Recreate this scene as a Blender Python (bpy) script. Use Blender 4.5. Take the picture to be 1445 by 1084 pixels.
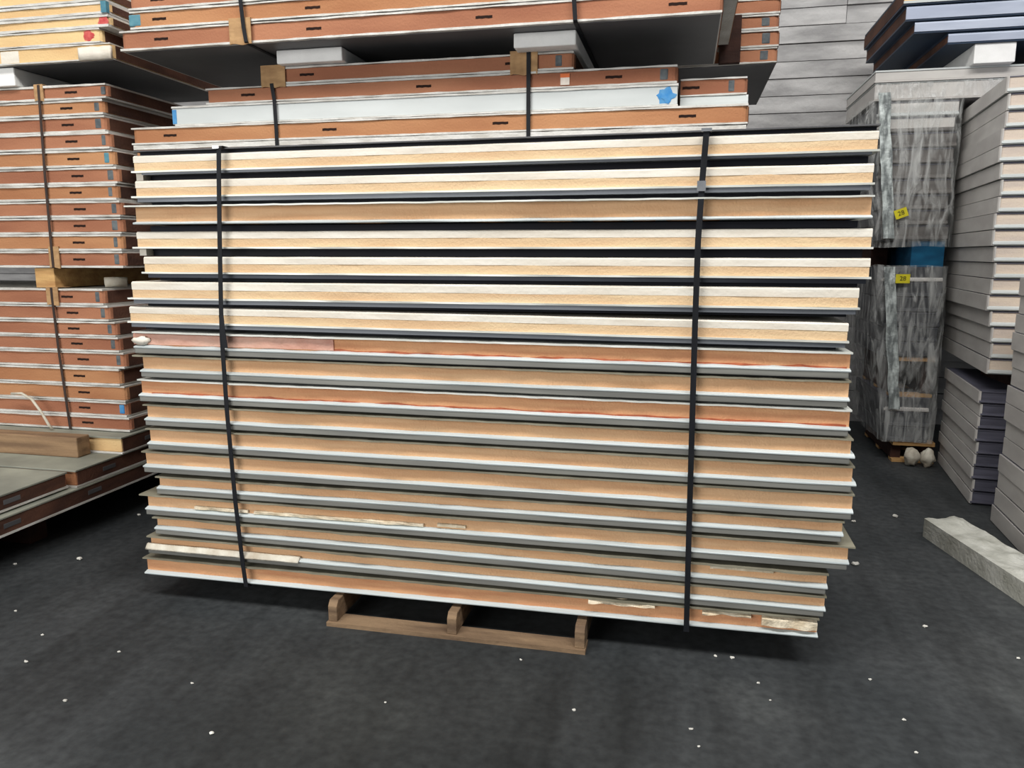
import bpy, math, random
from mathutils import Vector, Matrix, noise

for o in list(bpy.data.objects):
    bpy.data.objects.remove(o, do_unlink=True)
SC = bpy.context.scene
COL = SC.collection
random.seed(7)

# ------------------------------------------------------------------ camera, world, lights, exposure
PITCH, YAW, FPX = math.radians(9.6), math.radians(12.5), 1085.0
cam_data = bpy.data.cameras.new('camera')
cam_data.sensor_fit = 'HORIZONTAL'
cam_data.sensor_width = 36.0
cam_data.lens = 36.0 * FPX / 1445.0
cam_data.clip_start = 0.05
cam = bpy.data.objects.new('camera', cam_data)
cam.location = (0, 0, 1.55)
cam.rotation_euler = (math.pi / 2 - PITCH, 0, YAW)
COL.objects.link(cam)
SC.camera = cam

world = bpy.data.worlds.new('warehouse_daylight')
SC.world = world
world.use_nodes = True
wbg = world.node_tree.nodes['Background']
wbg.inputs['Color'].default_value = (0.86, 0.93, 1.0, 1)
wbg.inputs['Strength'].default_value = 0.16

def area_lamp(name, loc, target, sx, sy, watts, col):
    l = bpy.data.lights.new(name, 'AREA')
    l.shape = 'RECTANGLE'; l.size = sx; l.size_y = sy
    l.energy = watts; l.color = col
    o = bpy.data.objects.new(name, l)
    o.location = loc
    o.rotation_euler = (Vector(target) - Vector(loc)).to_track_quat('-Z', 'Y').to_euler()
    COL.objects.link(o)
    return o

# unseen area lamps: daylight from behind left of the camera, the others overhead
area_lamp('front_left_daylight', (-5.0, -5.2, 2.7), (-0.6, 2.9, 1.2), 6.5, 4.2, 490, (1.0, 0.985, 0.96))
area_lamp('unseen_overhead_lamp', (-1.4, 0.2, 6.4), (-1.4, 1.8, 0.0), 7.0, 1.4, 400, (1.0, 0.97, 0.93))
area_lamp('unseen_overhead_lamp', (2.8, 0.6, 6.6), (2.6, 3.6, 1.0), 3.0, 1.4, 200, (1.0, 0.98, 0.96))  # added fill lamp to brighten the right-hand stacks
area_lamp('unseen_overhead_lamp', (0.9, 5.6, 7.2), (0.9, 5.8, 0.0), 6.0, 1.2, 130, (1.0, 0.98, 0.95))  # added fill lamp to brighten the upper wall

SC.view_settings.view_transform = 'Standard'
SC.view_settings.look = 'None'
SC.view_settings.gamma = 1.0
SC.view_settings.use_curve_mapping = False
SC.view_settings.exposure = 0.0

# ------------------------------------------------------------------ materials
def lin(r, g, b):
    f = lambda c: (c / 255 / 12.92) if c / 255 <= 0.04045 else ((c / 255 + 0.055) / 1.055) ** 2.4
    return (f(r), f(g), f(b))

def mat(name, c1, c2=None, scale=(8, 8, 8), rough=0.7, metal=0.0, bump=0.0, bscale=60.0, detail=4.0,
        lo=0.35, hi=0.65, spec=0.3):
    """procedural surface: two tones blended by stretched object-space noise plus fine relief"""
    m = bpy.data.materials.new(name); m.use_nodes = True
    nt = m.node_tree; n = nt.nodes; b = n['Principled BSDF']
    b.inputs['Roughness'].default_value = rough
    b.inputs['Metallic'].default_value = metal
    b.inputs['Specular IOR Level'].default_value = spec
    c2 = c2 or c1
    tc = n.new('ShaderNodeTexCoord'); mp = n.new('ShaderNodeMapping')
    oi = n.new('ShaderNodeObjectInfo')
    mp.inputs['Scale'].default_value = scale
    nt.links.new(tc.outputs['Object'], mp.inputs['Vector'])
    cmb = n.new('ShaderNodeVectorMath'); cmb.operation = 'ADD'
    mul = n.new('ShaderNodeMath'); mul.operation = 'MULTIPLY'; mul.inputs[1].default_value = 40.0
    nt.links.new(oi.outputs['Random'], mul.inputs[0])
    nt.links.new(mp.outputs['Vector'], cmb.inputs[0]); nt.links.new(mul.outputs[0], cmb.inputs[1])
    tx = n.new('ShaderNodeTexNoise'); tx.inputs['Scale'].default_value = 1.0; tx.inputs['Detail'].default_value = detail
    nt.links.new(cmb.outputs[0], tx.inputs['Vector'])
    rp = n.new('ShaderNodeValToRGB')
    rp.color_ramp.elements[0].position = lo; rp.color_ramp.elements[0].color = (*c1, 1)
    rp.color_ramp.elements[1].position = hi; rp.color_ramp.elements[1].color = (*c2, 1)
    nt.links.new(tx.outputs['Fac'], rp.inputs['Fac'])
    nt.links.new(rp.outputs['Color'], b.inputs['Base Color'])
    if bump:
        t2 = n.new('ShaderNodeTexNoise'); t2.inputs['Scale'].default_value = bscale; t2.inputs['Detail'].default_value = 3
        nt.links.new(tc.outputs['Object'], t2.inputs['Vector'])
        bp = n.new('ShaderNodeBump'); bp.inputs['Strength'].default_value = bump; bp.inputs['Distance'].default_value = 0.01
        nt.links.new(t2.outputs['Fac'], bp.inputs['Height'])
        nt.links.new(bp.outputs['Normal'], b.inputs['Normal'])
    return m

M = {}
M['foam_tan'] = mat('tan_foam', lin(228, 186, 144), lin(216, 168, 126), (2.5, 4, 40), 0.9, bump=0.3, bscale=120)
M['foam_orange'] = mat('orange_foam', lin(224, 170, 126), lin(208, 148, 108), (3, 4, 40), 0.9, bump=0.3, bscale=120)
M['foam_cream'] = mat('cream_foam', lin(220, 194, 156), lin(208, 174, 136), (2.5, 4, 30), 0.9, bump=0.3, bscale=120)
M['pale_strip'] = mat('pale_joint_strip', lin(230, 225, 213), lin(216, 207, 192), (3, 6, 30), 0.55, bump=0.2, bscale=60)
M['pink_film'] = mat('pinkish_film', lin(214, 172, 152), lin(196, 142, 124), (3, 5, 18), 0.45, bump=0.6, bscale=25)
M['foam_brown'] = mat('brown_foam', lin(176, 122, 92), lin(150, 98, 74), (1.2, 3, 5), 0.9, bump=0.3, bscale=90, detail=6)
M['foam_amber'] = mat('amber_foam', lin(188, 138, 98), lin(164, 112, 78), (1.2, 3, 5), 0.9, bump=0.3, bscale=90, detail=6)
M['foam_yellow'] = mat('yellow_foam', lin(228, 198, 146), lin(214, 176, 126), (1.5, 3, 8), 0.9, bump=0.3, bscale=90)
M['foam_beige'] = mat('beige_foam', lin(222, 206, 188), lin(204, 190, 178), (2, 3, 20), 0.9, bump=0.3, bscale=90)
M['shaded_foam_end'] = mat('weathered_shaded_foam_end', lin(98, 66, 52), lin(70, 48, 40), (4, 4, 9), 0.95, bump=0.4, bscale=60)  # weathered brown, darkened further for the shade on panel ends
M['glue'] = mat('red_brown_glue', lin(176, 98, 66), lin(150, 78, 52), (20, 9, 9), 0.6)
M['film_fold'] = mat('folded_film', lin(196, 204, 202), lin(120, 126, 126), (30, 30, 9), 0.3, bump=0.8, bscale=40, lo=0.38, hi=0.6)
M['tongue'] = mat('shade_grey_tongue', lin(138, 138, 132), lin(116, 116, 112), (2, 4, 30), 0.5, metal=0.25)  # grey darkened to stand for shade in the gap under each lip
M['shoulder'] = mat('white_coated_skin', lin(196, 205, 206), lin(176, 184, 184), (1.5, 3, 30), 0.38)
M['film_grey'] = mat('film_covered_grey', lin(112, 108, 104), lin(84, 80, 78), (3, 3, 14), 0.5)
M['film_dark_and_shade'] = mat('film_covered_or_shaded_dark', lin(78, 80, 84), lin(58, 60, 66), (3, 3, 14), 0.5)
M['rib_grey'] = mat('blue_grey_rib', lin(112, 116, 122), lin(94, 98, 104), (2, 4, 20), 0.45, metal=0.2)
M['steel'] = mat('galvanised_steel', lin(206, 212, 210), lin(190, 196, 196), (1.2, 3, 30), 0.34, metal=0.85)
M['steel_edge'] = mat('painted_steel_edge', lin(226, 228, 222), lin(196, 198, 190), (5, 6, 30), 0.45, metal=0.2)
M['steel_olive'] = mat('dull_steel_edge', lin(150, 146, 128), lin(120, 116, 100), (7, 6, 40), 0.6, metal=0.3)
M['charcoal'] = mat('charcoal_steel', lin(64, 68, 76), lin(48, 50, 58), (2, 4, 20), 0.45, metal=0.4)
M['navy'] = mat('navy_groove', lin(26, 28, 38), lin(20, 22, 30), (2, 4, 20), 0.7)
M['skin_grey'] = mat('chalky_grey_skin', lin(214, 213, 208), lin(182, 178, 170), (9, 5, 30), 0.6, bump=0.4, bscale=70, lo=0.38, hi=0.72)
M['skin_under'] = mat('dark_grey_sheet', lin(96, 96, 98), lin(82, 82, 84), (2, 2, 2), 0.5)
M['white_sheet'] = mat('white_sheet_steel', lin(204, 209, 208), lin(192, 197, 196), (2, 3, 8), 0.4, bump=0.05)
M['slot'] = mat('dark_slot', lin(40, 20, 12), lin(28, 14, 10), (20, 20, 20), 0.9)
M['patch'] = mat('grey_blue_patch', lin(104, 110, 112), lin(78, 84, 88), (25, 25, 25), 0.7, bump=0.3)
M['blue_paint'] = mat('blue_paint_mark', lin(52, 128, 190), lin(90, 150, 196), (25, 25, 25), 0.7)
M['teal_paint'] = mat('teal_paint_mark', lin(70, 122, 140), lin(96, 144, 156), (25, 25, 25), 0.7)
M['red_paint'] = mat('red_paint_mark', lin(186, 64, 66), lin(206, 104, 96), (40, 40, 40), 0.7)
M['orange_paint'] = mat('orange_print', lin(226, 120, 70), lin(226, 120, 70), (40, 40, 40), 0.7)
M['paper'] = mat('white_paper', lin(236, 226, 214), lin(226, 214, 202), (40, 40, 40), 0.8)
M['strap'] = mat('black_plastic_strap', lin(26, 28, 33), lin(18, 20, 24), (30, 30, 5), 0.6, spec=0.2)
M['strap_glint'] = mat('seal_steel_and_strap_glint', lin(230, 230, 232), lin(210, 212, 216), (30, 30, 30), 0.2, metal=0.9)
M['strap_brown'] = mat('dull_strap', lin(66, 52, 46), lin(48, 38, 34), (30, 30, 5), 0.5)
M['card'] = mat('cardboard', lin(186, 150, 108), lin(158, 124, 88), (10, 10, 30), 0.9, bump=0.2)
M['wood'] = mat('pallet_wood', lin(140, 116, 90), lin(104, 84, 66), (3, 18, 30), 0.85, bump=0.4, bscale=40)
M['wood_y'] = mat('fresh_timber', lin(208, 168, 112), lin(178, 136, 88), (3, 14, 30), 0.85, bump=0.4, bscale=40)
M['wood_grey'] = mat('weathered_timber', lin(156, 128, 98), lin(122, 98, 76), (2, 16, 30), 0.9, bump=0.4, bscale=40)
M['wood_dark'] = mat('dark_timber_and_shade', lin(70, 46, 38), lin(50, 34, 30), (3, 10, 10), 0.9, bump=0.4, bscale=40)
M['block_white'] = mat('white_foam_block', lin(250, 250, 248), lin(240, 240, 238), (9, 9, 9), 0.9, bump=0.2, bscale=160)
M['grey_top'] = mat('dusty_grey_sheet', lin(160, 162, 148), lin(128, 130, 120), (3, 3, 3), 0.6, bump=0.1)
M['grey_side'] = mat('grey_painted_edge', lin(206, 203, 198), lin(190, 186, 182), (3, 3, 10), 0.55, bump=0.05)
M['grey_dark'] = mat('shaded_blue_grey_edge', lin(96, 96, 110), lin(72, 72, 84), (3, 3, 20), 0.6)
M['plank'] = mat('whitewashed_board', lin(192, 191, 190), lin(150, 149, 149), (2.2, 4, 9), 0.85, bump=0.5, bscale=30, detail=8)
M['blue_skin'] = mat('blue_grey_sheet', lin(186, 194, 210), lin(164, 172, 190), (2, 3, 10), 0.4, metal=0.2)
M['navy_skin'] = mat('navy_sheet', lin(34, 52, 74), lin(28, 44, 64), (2, 3, 10), 0.5)
M['blue_foam'] = mat('blue_foam_spacer', lin(22, 92, 128), lin(16, 74, 108), (9, 9, 20), 0.85)
M['concrete'] = mat('rough_grey_foam', lin(198, 198, 190), lin(160, 160, 150), (7, 7, 7), 0.9, bump=0.6, bscale=45, detail=7)
M['yellow'] = mat('yellow_sticker', lin(216, 204, 44), lin(200, 188, 40), (20, 20, 20), 0.5)
M['ink'] = mat('black_ink', lin(30, 30, 22), lin(30, 30, 22), (5, 5, 5), 0.7)
M['chip'] = mat('white_chip', lin(226, 224, 216), lin(190, 188, 180), (40, 40, 40), 0.9)
M['cable'] = mat('off_white_cable', lin(214, 208, 192), lin(190, 184, 168), (20, 20, 20), 0.6)
M['residue'] = mat('cured_foam_residue', lin(232, 220, 196), lin(204, 188, 160), (18, 18, 18), 0.85, bump=0.6, bscale=60)
M['pipe'] = mat('white_film_scrap', lin(214, 210, 196), lin(180, 170, 152), (12, 12, 12), 0.5, bump=0.4)

def film_mat():
    m = bpy.data.materials.new('stretch_film'); m.use_nodes = True
    nt = m.node_tree; n = nt.nodes; out = n['Material Output']; b = n['Principled BSDF']
    b.inputs['Base Color'].default_value = (*lin(214, 216, 214), 1)
    b.inputs['Roughness'].default_value = 0.22
    tr = n.new('ShaderNodeBsdfTransparent')
    mx = n.new('ShaderNodeMixShader')
    tc = n.new('ShaderNodeTexCoord'); mp = n.new('ShaderNodeMapping'); mp.inputs['Scale'].default_value = (15, 15, 3.0)
    mp.inputs['Rotation'].default_value = (0.25, 0.25, 0)
    nt.links.new(tc.outputs['Object'], mp.inputs['Vector'])
    t = n.new('ShaderNodeTexNoise'); t.inputs['Scale'].default_value = 1.3; t.inputs['Detail'].default_value = 7; t.inputs['Distortion'].default_value = 1.2
    nt.links.new(mp.outputs['Vector'], t.inputs['Vector'])
    r = n.new('ShaderNodeValToRGB')
    r.color_ramp.elements[0].position = 0.40; r.color_ramp.elements[0].color = (0.06, 0.06, 0.06, 1)
    r.color_ramp.elements[1].position = 0.80; r.color_ramp.elements[1].color = (0.80, 0.80, 0.80, 1)
    nt.links.new(t.outputs['Fac'], r.inputs['Fac'])
    nt.links.new(r.outputs['Color'], mx.inputs['Fac'])
    bp = n.new('ShaderNodeBump'); bp.inputs['Strength'].default_value = 0.8; bp.inputs['Distance'].default_value = 0.03
    nt.links.new(t.outputs['Fac'], bp.inputs['Height']); nt.links.new(bp.outputs['Normal'], b.inputs['Normal'])
    nt.links.new(tr.outputs[0], mx.inputs[1]); nt.links.new(b.outputs[0], mx.inputs[2])
    nt.links.new(mx.outputs[0], out.inputs['Surface'])
    return m
M['film'] = film_mat()

def floor_mat():
    m = bpy.data.materials.new('dark_sealed_floor'); m.use_nodes = True
    nt = m.node_tree; n = nt.nodes; b = n['Principled BSDF']
    tc = n.new('ShaderNodeTexCoord')
    a = n.new('ShaderNodeTexNoise'); a.inputs['Scale'].default_value = 1.1; a.inputs['Detail'].default_value = 7
    c = n.new('ShaderNodeTexNoise'); c.inputs['Scale'].default_value = 26; c.inputs['Detail'].default_value = 5
    mp = n.new('ShaderNodeMapping'); mp.inputs['Scale'].default_value = (5.5, 0.7, 1); mp.inputs['Rotation'].default_value = (0, 0, 0.25)
    d = n.new('ShaderNodeTexNoise'); d.inputs['Scale'].default_value = 1.0; d.inputs['Detail'].default_value = 4
    for t in (a, c): nt.links.new(tc.outputs['Object'], t.inputs['Vector'])
    nt.links.new(tc.outputs['Object'], mp.inputs['Vector']); nt.links.new(mp.outputs[0], d.inputs['Vector'])
    r = n.new('ShaderNodeValToRGB')
    e = r.color_ramp.elements
    e[0].position = 0.36; e[0].color = (0.030, 0.034, 0.037, 1)
    e[1].position = 0.72; e[1].color = (0.078, 0.084, 0.086, 1)
    e.new(0.55).color = (0.044, 0.048, 0.051, 1)
    nt.links.new(a.outputs['Fac'], r.inputs['Fac'])
    r2 = n.new('ShaderNodeValToRGB')
    r2.color_ramp.elements[0].position = 0.30; r2.color_ramp.elements[0].color = (0.72, 0.72, 0.72, 1)
    r2.color_ramp.elements[1].position = 0.70; r2.color_ramp.elements[1].color = (1.25, 1.25, 1.22, 1)
    nt.links.new(c.outputs['Fac'], r2.inputs['Fac'])
    r3 = n.new('ShaderNodeValToRGB')
    r3.color_ramp.elements[0].position = 0.34; r3.color_ramp.elements[0].color = (0.70, 0.70, 0.70, 1)
    r3.color_ramp.elements[1].position = 0.52; r3.color_ramp.elements[1].color = (1.0, 1.0, 1.0, 1)
    nt.links.new(d.outputs['Fac'], r3.inputs['Fac'])
    def mult(x, y):
        q = n.new('ShaderNodeMix'); q.data_type = 'RGBA'; q.blend_type = 'MULTIPLY'; q.inputs['Factor'].default_value = 1.0
        nt.links.new(x, q.inputs['A']); nt.links.new(y, q.inputs['B']); return q.outputs['Result']
    # darker streaky patch on the floor in front of the pallet
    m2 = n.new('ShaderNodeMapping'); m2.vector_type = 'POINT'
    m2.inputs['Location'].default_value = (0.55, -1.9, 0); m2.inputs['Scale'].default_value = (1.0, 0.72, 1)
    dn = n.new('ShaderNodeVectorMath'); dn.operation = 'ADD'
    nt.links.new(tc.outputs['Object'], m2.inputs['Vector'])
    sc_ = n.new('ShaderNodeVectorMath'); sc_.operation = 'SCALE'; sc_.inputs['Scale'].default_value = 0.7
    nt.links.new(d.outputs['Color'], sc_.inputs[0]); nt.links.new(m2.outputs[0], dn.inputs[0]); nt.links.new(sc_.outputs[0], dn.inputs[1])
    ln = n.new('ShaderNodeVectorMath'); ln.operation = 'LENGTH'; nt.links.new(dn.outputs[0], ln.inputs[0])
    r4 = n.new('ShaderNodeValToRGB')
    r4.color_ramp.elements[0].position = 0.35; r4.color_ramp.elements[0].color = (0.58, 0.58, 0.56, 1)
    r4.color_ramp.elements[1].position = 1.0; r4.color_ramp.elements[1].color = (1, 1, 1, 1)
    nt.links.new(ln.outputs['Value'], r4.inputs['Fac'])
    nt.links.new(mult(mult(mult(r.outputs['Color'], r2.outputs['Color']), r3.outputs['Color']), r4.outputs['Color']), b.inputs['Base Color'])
    b.inputs['Roughness'].default_value = 0.62
    b.inputs['Specular IOR Level'].default_value = 0.25
    bp = n.new('ShaderNodeBump'); bp.inputs['Strength'].default_value = 0.12; bp.inputs['Distance'].default_value = 0.01
    nt.links.new(c.outputs['Fac'], bp.inputs['Height']); nt.links.new(bp.outputs['Normal'], b.inputs['Normal'])
    return m
M['floor'] = floor_mat()

# ------------------------------------------------------------------ mesh helpers
class MB:
    def __init__(s): s.v = []; s.f = []
    def box(s, x0, x1, y0, y1, z0, z1):
        i = len(s.v)
        s.v += [(x0, y0, z0), (x1, y0, z0), (x1, y1, z0), (x0, y1, z0), (x0, y0, z1), (x1, y0, z1), (x1, y1, z1), (x0, y1, z1)]
        s.f += [(i, i+3, i+2, i+1), (i+4, i+5, i+6, i+7), (i, i+1, i+5, i+4), (i+1, i+2, i+6, i+5), (i+2, i+3, i+7, i+6), (i+3, i, i+4, i+7)]
        return s
    def prism(s, prof, x0, x1, n=1, jit=None):
        """profile of (y, z) points, counter-clockwise seen from +X, swept along X in n segments"""
        k = len(prof); i = len(s.v)
        for a in range(n + 1):
            x = x0 + (x1 - x0) * a / n
            for b, (y, z) in enumerate(prof):
                dy, dz = jit(x, b) if jit else (0, 0)
                s.v.append((x, y + dy, z + dz))
        for a in range(n):
            for b in range(k):
                p = i + a * k + b; q = i + a * k + (b + 1) % k
                s.f.append((p, p + k, q + k, q))
        s.f.append(tuple(i + b for b in range(k)))
        s.f.append(tuple(i + n * k + b for b in reversed(range(k))))
        return s
    def poly(s, pts, z0, z1):
        """outline in plan (counter-clockwise) raised from z0 to z1"""
        k = len(pts); i = len(s.v)
        s.v += [(x, y, z0) for x, y in pts] + [(x, y, z1) for x, y in pts]
        s.f.append(tuple(reversed(range(i, i + k)))); s.f.append(tuple(range(i + k, i + 2 * k)))
        for a in range(k):
            b = (a + 1) % k
            s.f.append((i + a, i + b, i + k + b, i + k + a))
        return s
    def ribbon(s, pts, wdir, w, t):
        """flat band of width w and thickness t along a polyline"""
        i = len(s.v); n = len(pts); P = [Vector(p) for p in pts]; W = Vector(wdir).normalized()
        for a in range(n):
            d = (P[min(a + 1, n - 1)] - P[max(a - 1, 0)]).normalized()
            N = d.cross(W).normalized()
            for q in (-W * w / 2 - N * t / 2, W * w / 2 - N * t / 2, W * w / 2 + N * t / 2, -W * w / 2 + N * t / 2):
                s.v.append(tuple(P[a] + q))
        for a in range(n - 1):
            for b in range(4):
                s.f.append((i + a * 4 + b, i + a * 4 + (b + 1) % 4, i + a * 4 + 4 + (b + 1) % 4, i + a * 4 + 4 + b))
        s.f.append((i + 3, i + 2, i + 1, i)); j = i + (n - 1) * 4; s.f.append((j, j + 1, j + 2, j + 3))
        return s
    def tube(s, pts, r, k=7):
        i = len(s.v); n = len(pts); P = [Vector(p) for p in pts]
        for a in range(n):
            d = (P[min(a + 1, n - 1)] - P[max(a - 1, 0)]).normalized()
            u = d.cross(Vector((0.31, 0.2, 0.93))).normalized(); w = d.cross(u)
            for b in range(k):
                an = 2 * math.pi * b / k
                s.v.append(tuple(P[a] + u * r * math.cos(an) + w * r * math.sin(an)))
        for a in range(n - 1):
            for b in range(k):
                s.f.append((i + a * k + b, i + a * k + (b + 1) % k, i + a * k + k + (b + 1) % k, i + a * k + k + b))
        s.f.append(tuple(i + b for b in reversed(range(k)))); j = i + (n - 1) * k; s.f.append(tuple(j + b for b in range(k)))
        return s
    def lump(s, c, r, seed, nu=10, nv=6, amp=0.35):
        i = len(s.v); c = Vector(c)
        for a in range(nv + 1):
            th = math.pi * a / nv
            for b in range(nu):
                ph = 2 * math.pi * b / nu
                d = Vector((math.sin(th) * math.cos(ph), math.sin(th) * math.sin(ph), math.cos(th)))
                q = 1 + amp * noise.noise(d * 1.7 + Vector((seed * 3.1, seed, 0)))
                s.v.append((c.x + d.x * r[0] * q, c.y + d.y * r[1] * q, c.z + d.z * r[2] * q))
        for a in range(nv):
            for b in range(nu):
                s.f.append((i + a * nu + b, i + (a + 1) * nu + b, i + (a + 1) * nu + (b + 1) % nu, i + a * nu + (b + 1) % nu))
        return s
    def mesh(s, name, m, smooth=False):
        me = bpy.data.meshes.new(name); me.from_pydata(s.v, [], s.f); me.update()
        me.materials.append(m)
        if smooth:
            for p in me.polygons: p.use_smooth = True
        return me
    def build(s, name, m, parent=None, loc=(0, 0, 0), smooth=False, bevel=0.0):
        return add(name, s.mesh(name, m, smooth), parent, loc, bevel)

def add(name, me, parent=None, loc=(0, 0, 0), bevel=0.0):
    o = bpy.data.objects.new(name, me); COL.objects.link(o)
    o.location = loc
    if parent: o.parent = parent
    if bevel:
        b = o.modifiers.new('bevel', 'BEVEL'); b.width = bevel; b.segments = 2; b.limit_method = 'ANGLE'
    return o

def tag(o, label, cat, group=None, kind=None):
    o['label'] = label; o['category'] = cat
    if group: o['group'] = group
    if kind: o['kind'] = kind
    return o

def thing(name, label, cat, loc=(0, 0, 0), group=None, rot=(0, 0, 0)):
    o = bpy.data.objects.new(name, None); COL.objects.link(o)
    o.location = loc; o.rotation_euler = rot; o.empty_display_size = 0.1
    return tag(o, label, cat, group)

def cached(key, fn, cache={}):
    if key not in cache: cache[key] = fn()
    return cache[key]

ORD = ['topmost', 'second', 'third', 'fourth', 'fifth', 'sixth', 'seventh', 'eighth', 'ninth', 'tenth', 'eleventh', 'twelfth',
       'thirteenth', 'fourteenth', 'fifteenth', 'sixteenth', 'seventeenth', 'eighteenth', 'nineteenth', 'twentieth']
def nth(i, n):
    if i == 0: return 'topmost'
    if i == n - 1: return 'bottom'
    return ORD[i] + ' from the top'

# ------------------------------------------------------------------ setting: floor and boarded wall
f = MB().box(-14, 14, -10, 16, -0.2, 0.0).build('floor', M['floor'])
f['kind'] = 'structure'

wall = bpy.data.objects.new('wall_back', None); COL.objects.link(wall); wall['kind'] = 'structure'
wall.location = (0, 7.6, 0)
MB().box(-12, 12, 0.05, 0.25, 0, 6).build('backing', M['charcoal'], wall)
PL = 0.1475
for r in range(40):
    z0 = r * PL
    cuts = [-12]
    x = -12 + random.uniform(1.5, 5)
    while x < 11:
        cuts.append(x); x += random.uniform(3.2, 5.0)
    if 17 <= r <= 26:                # long boards here; one butt joint shows beside the upper stack
        cuts = [-12, -6.5 + 0.3 * (r % 3), 0.0 - 0.4 * (r % 2), 3.6 + 0.3 * (r % 4)]
        if r >= 24: cuts = [-12, -7.5, -2.4, 1.30, 6.1]
    cuts.append(12)
    for a, b in zip(cuts[:-1], cuts[1:]):
        dy = random.uniform(-0.014, 0.014)
        zt = z0 + PL - random.choice((0.004, 0.007, 0.012))
        n = 8
        def jit(xx, i, rr=r): return (0, 0.003 * noise.noise(Vector((xx * 2, rr, i))))
        MB().prism([(dy, z0), (0.05, z0), (0.05, zt), (dy, zt)], a + 0.003, b - 0.003, n, jit).build('plank', M['plank'], wall)

# ------------------------------------------------------------------ front strapped stack on its pallet
FY = 2.878          # front plane of the stack
DEP = 0.93          # panel width (front to back)
ZL = [1.886, 1.784, 1.677, 1.576, 1.472, 1.363, 1.261, 1.155, 1.052, .944, .838, .730, .625, .529, .429, .340, .246, .124]
ZR = [1.893, 1.785, 1.675, 1.571, 1.469, 1.363, 1.246, 1.145, 1.041, .936, .835, .731, .628, .540, .435, .334, .245, .137]
PXL = [187, 190, 191, 192, 202, 185, 182, 192, 201, 199, 207, 211, 205, 224, 208, 221, 212, 207]
PXR = [1241, 1234, 1230, 1232, 1229, 1213, 1198, 1200, 1198, 1199, 1201, 1203, 1203, 1189, 1197, 1167, 1164, 1153]
# left and right ends in metres (measured along the face)
cp, sp, cy, sy = math.cos(PITCH), math.sin(PITCH), math.cos(YAW), math.sin(YAW)
def face_x(u, z):
    """where on the face, at height z, the end of a panel lies (u = bearing offset measured on the photograph)"""
    # solve for x on the plane y = FY at height z with the given bearing
    t = (u - 722.5) / FPX
    k = FY * cy * cp - (z - 1.55) * sp
    # (x*cy + FY*sy) = t * (-x*sy*cp + k)
    return (t * k - FY * sy) / (cy + t * sy * cp)
XE = [(face_x(a, (zl + zr) / 2 + 0.03), face_x(b, (zl + zr) / 2 + 0.03)) for a, b, zl, zr in zip(PXL, PXR, ZL, ZR)]

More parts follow.
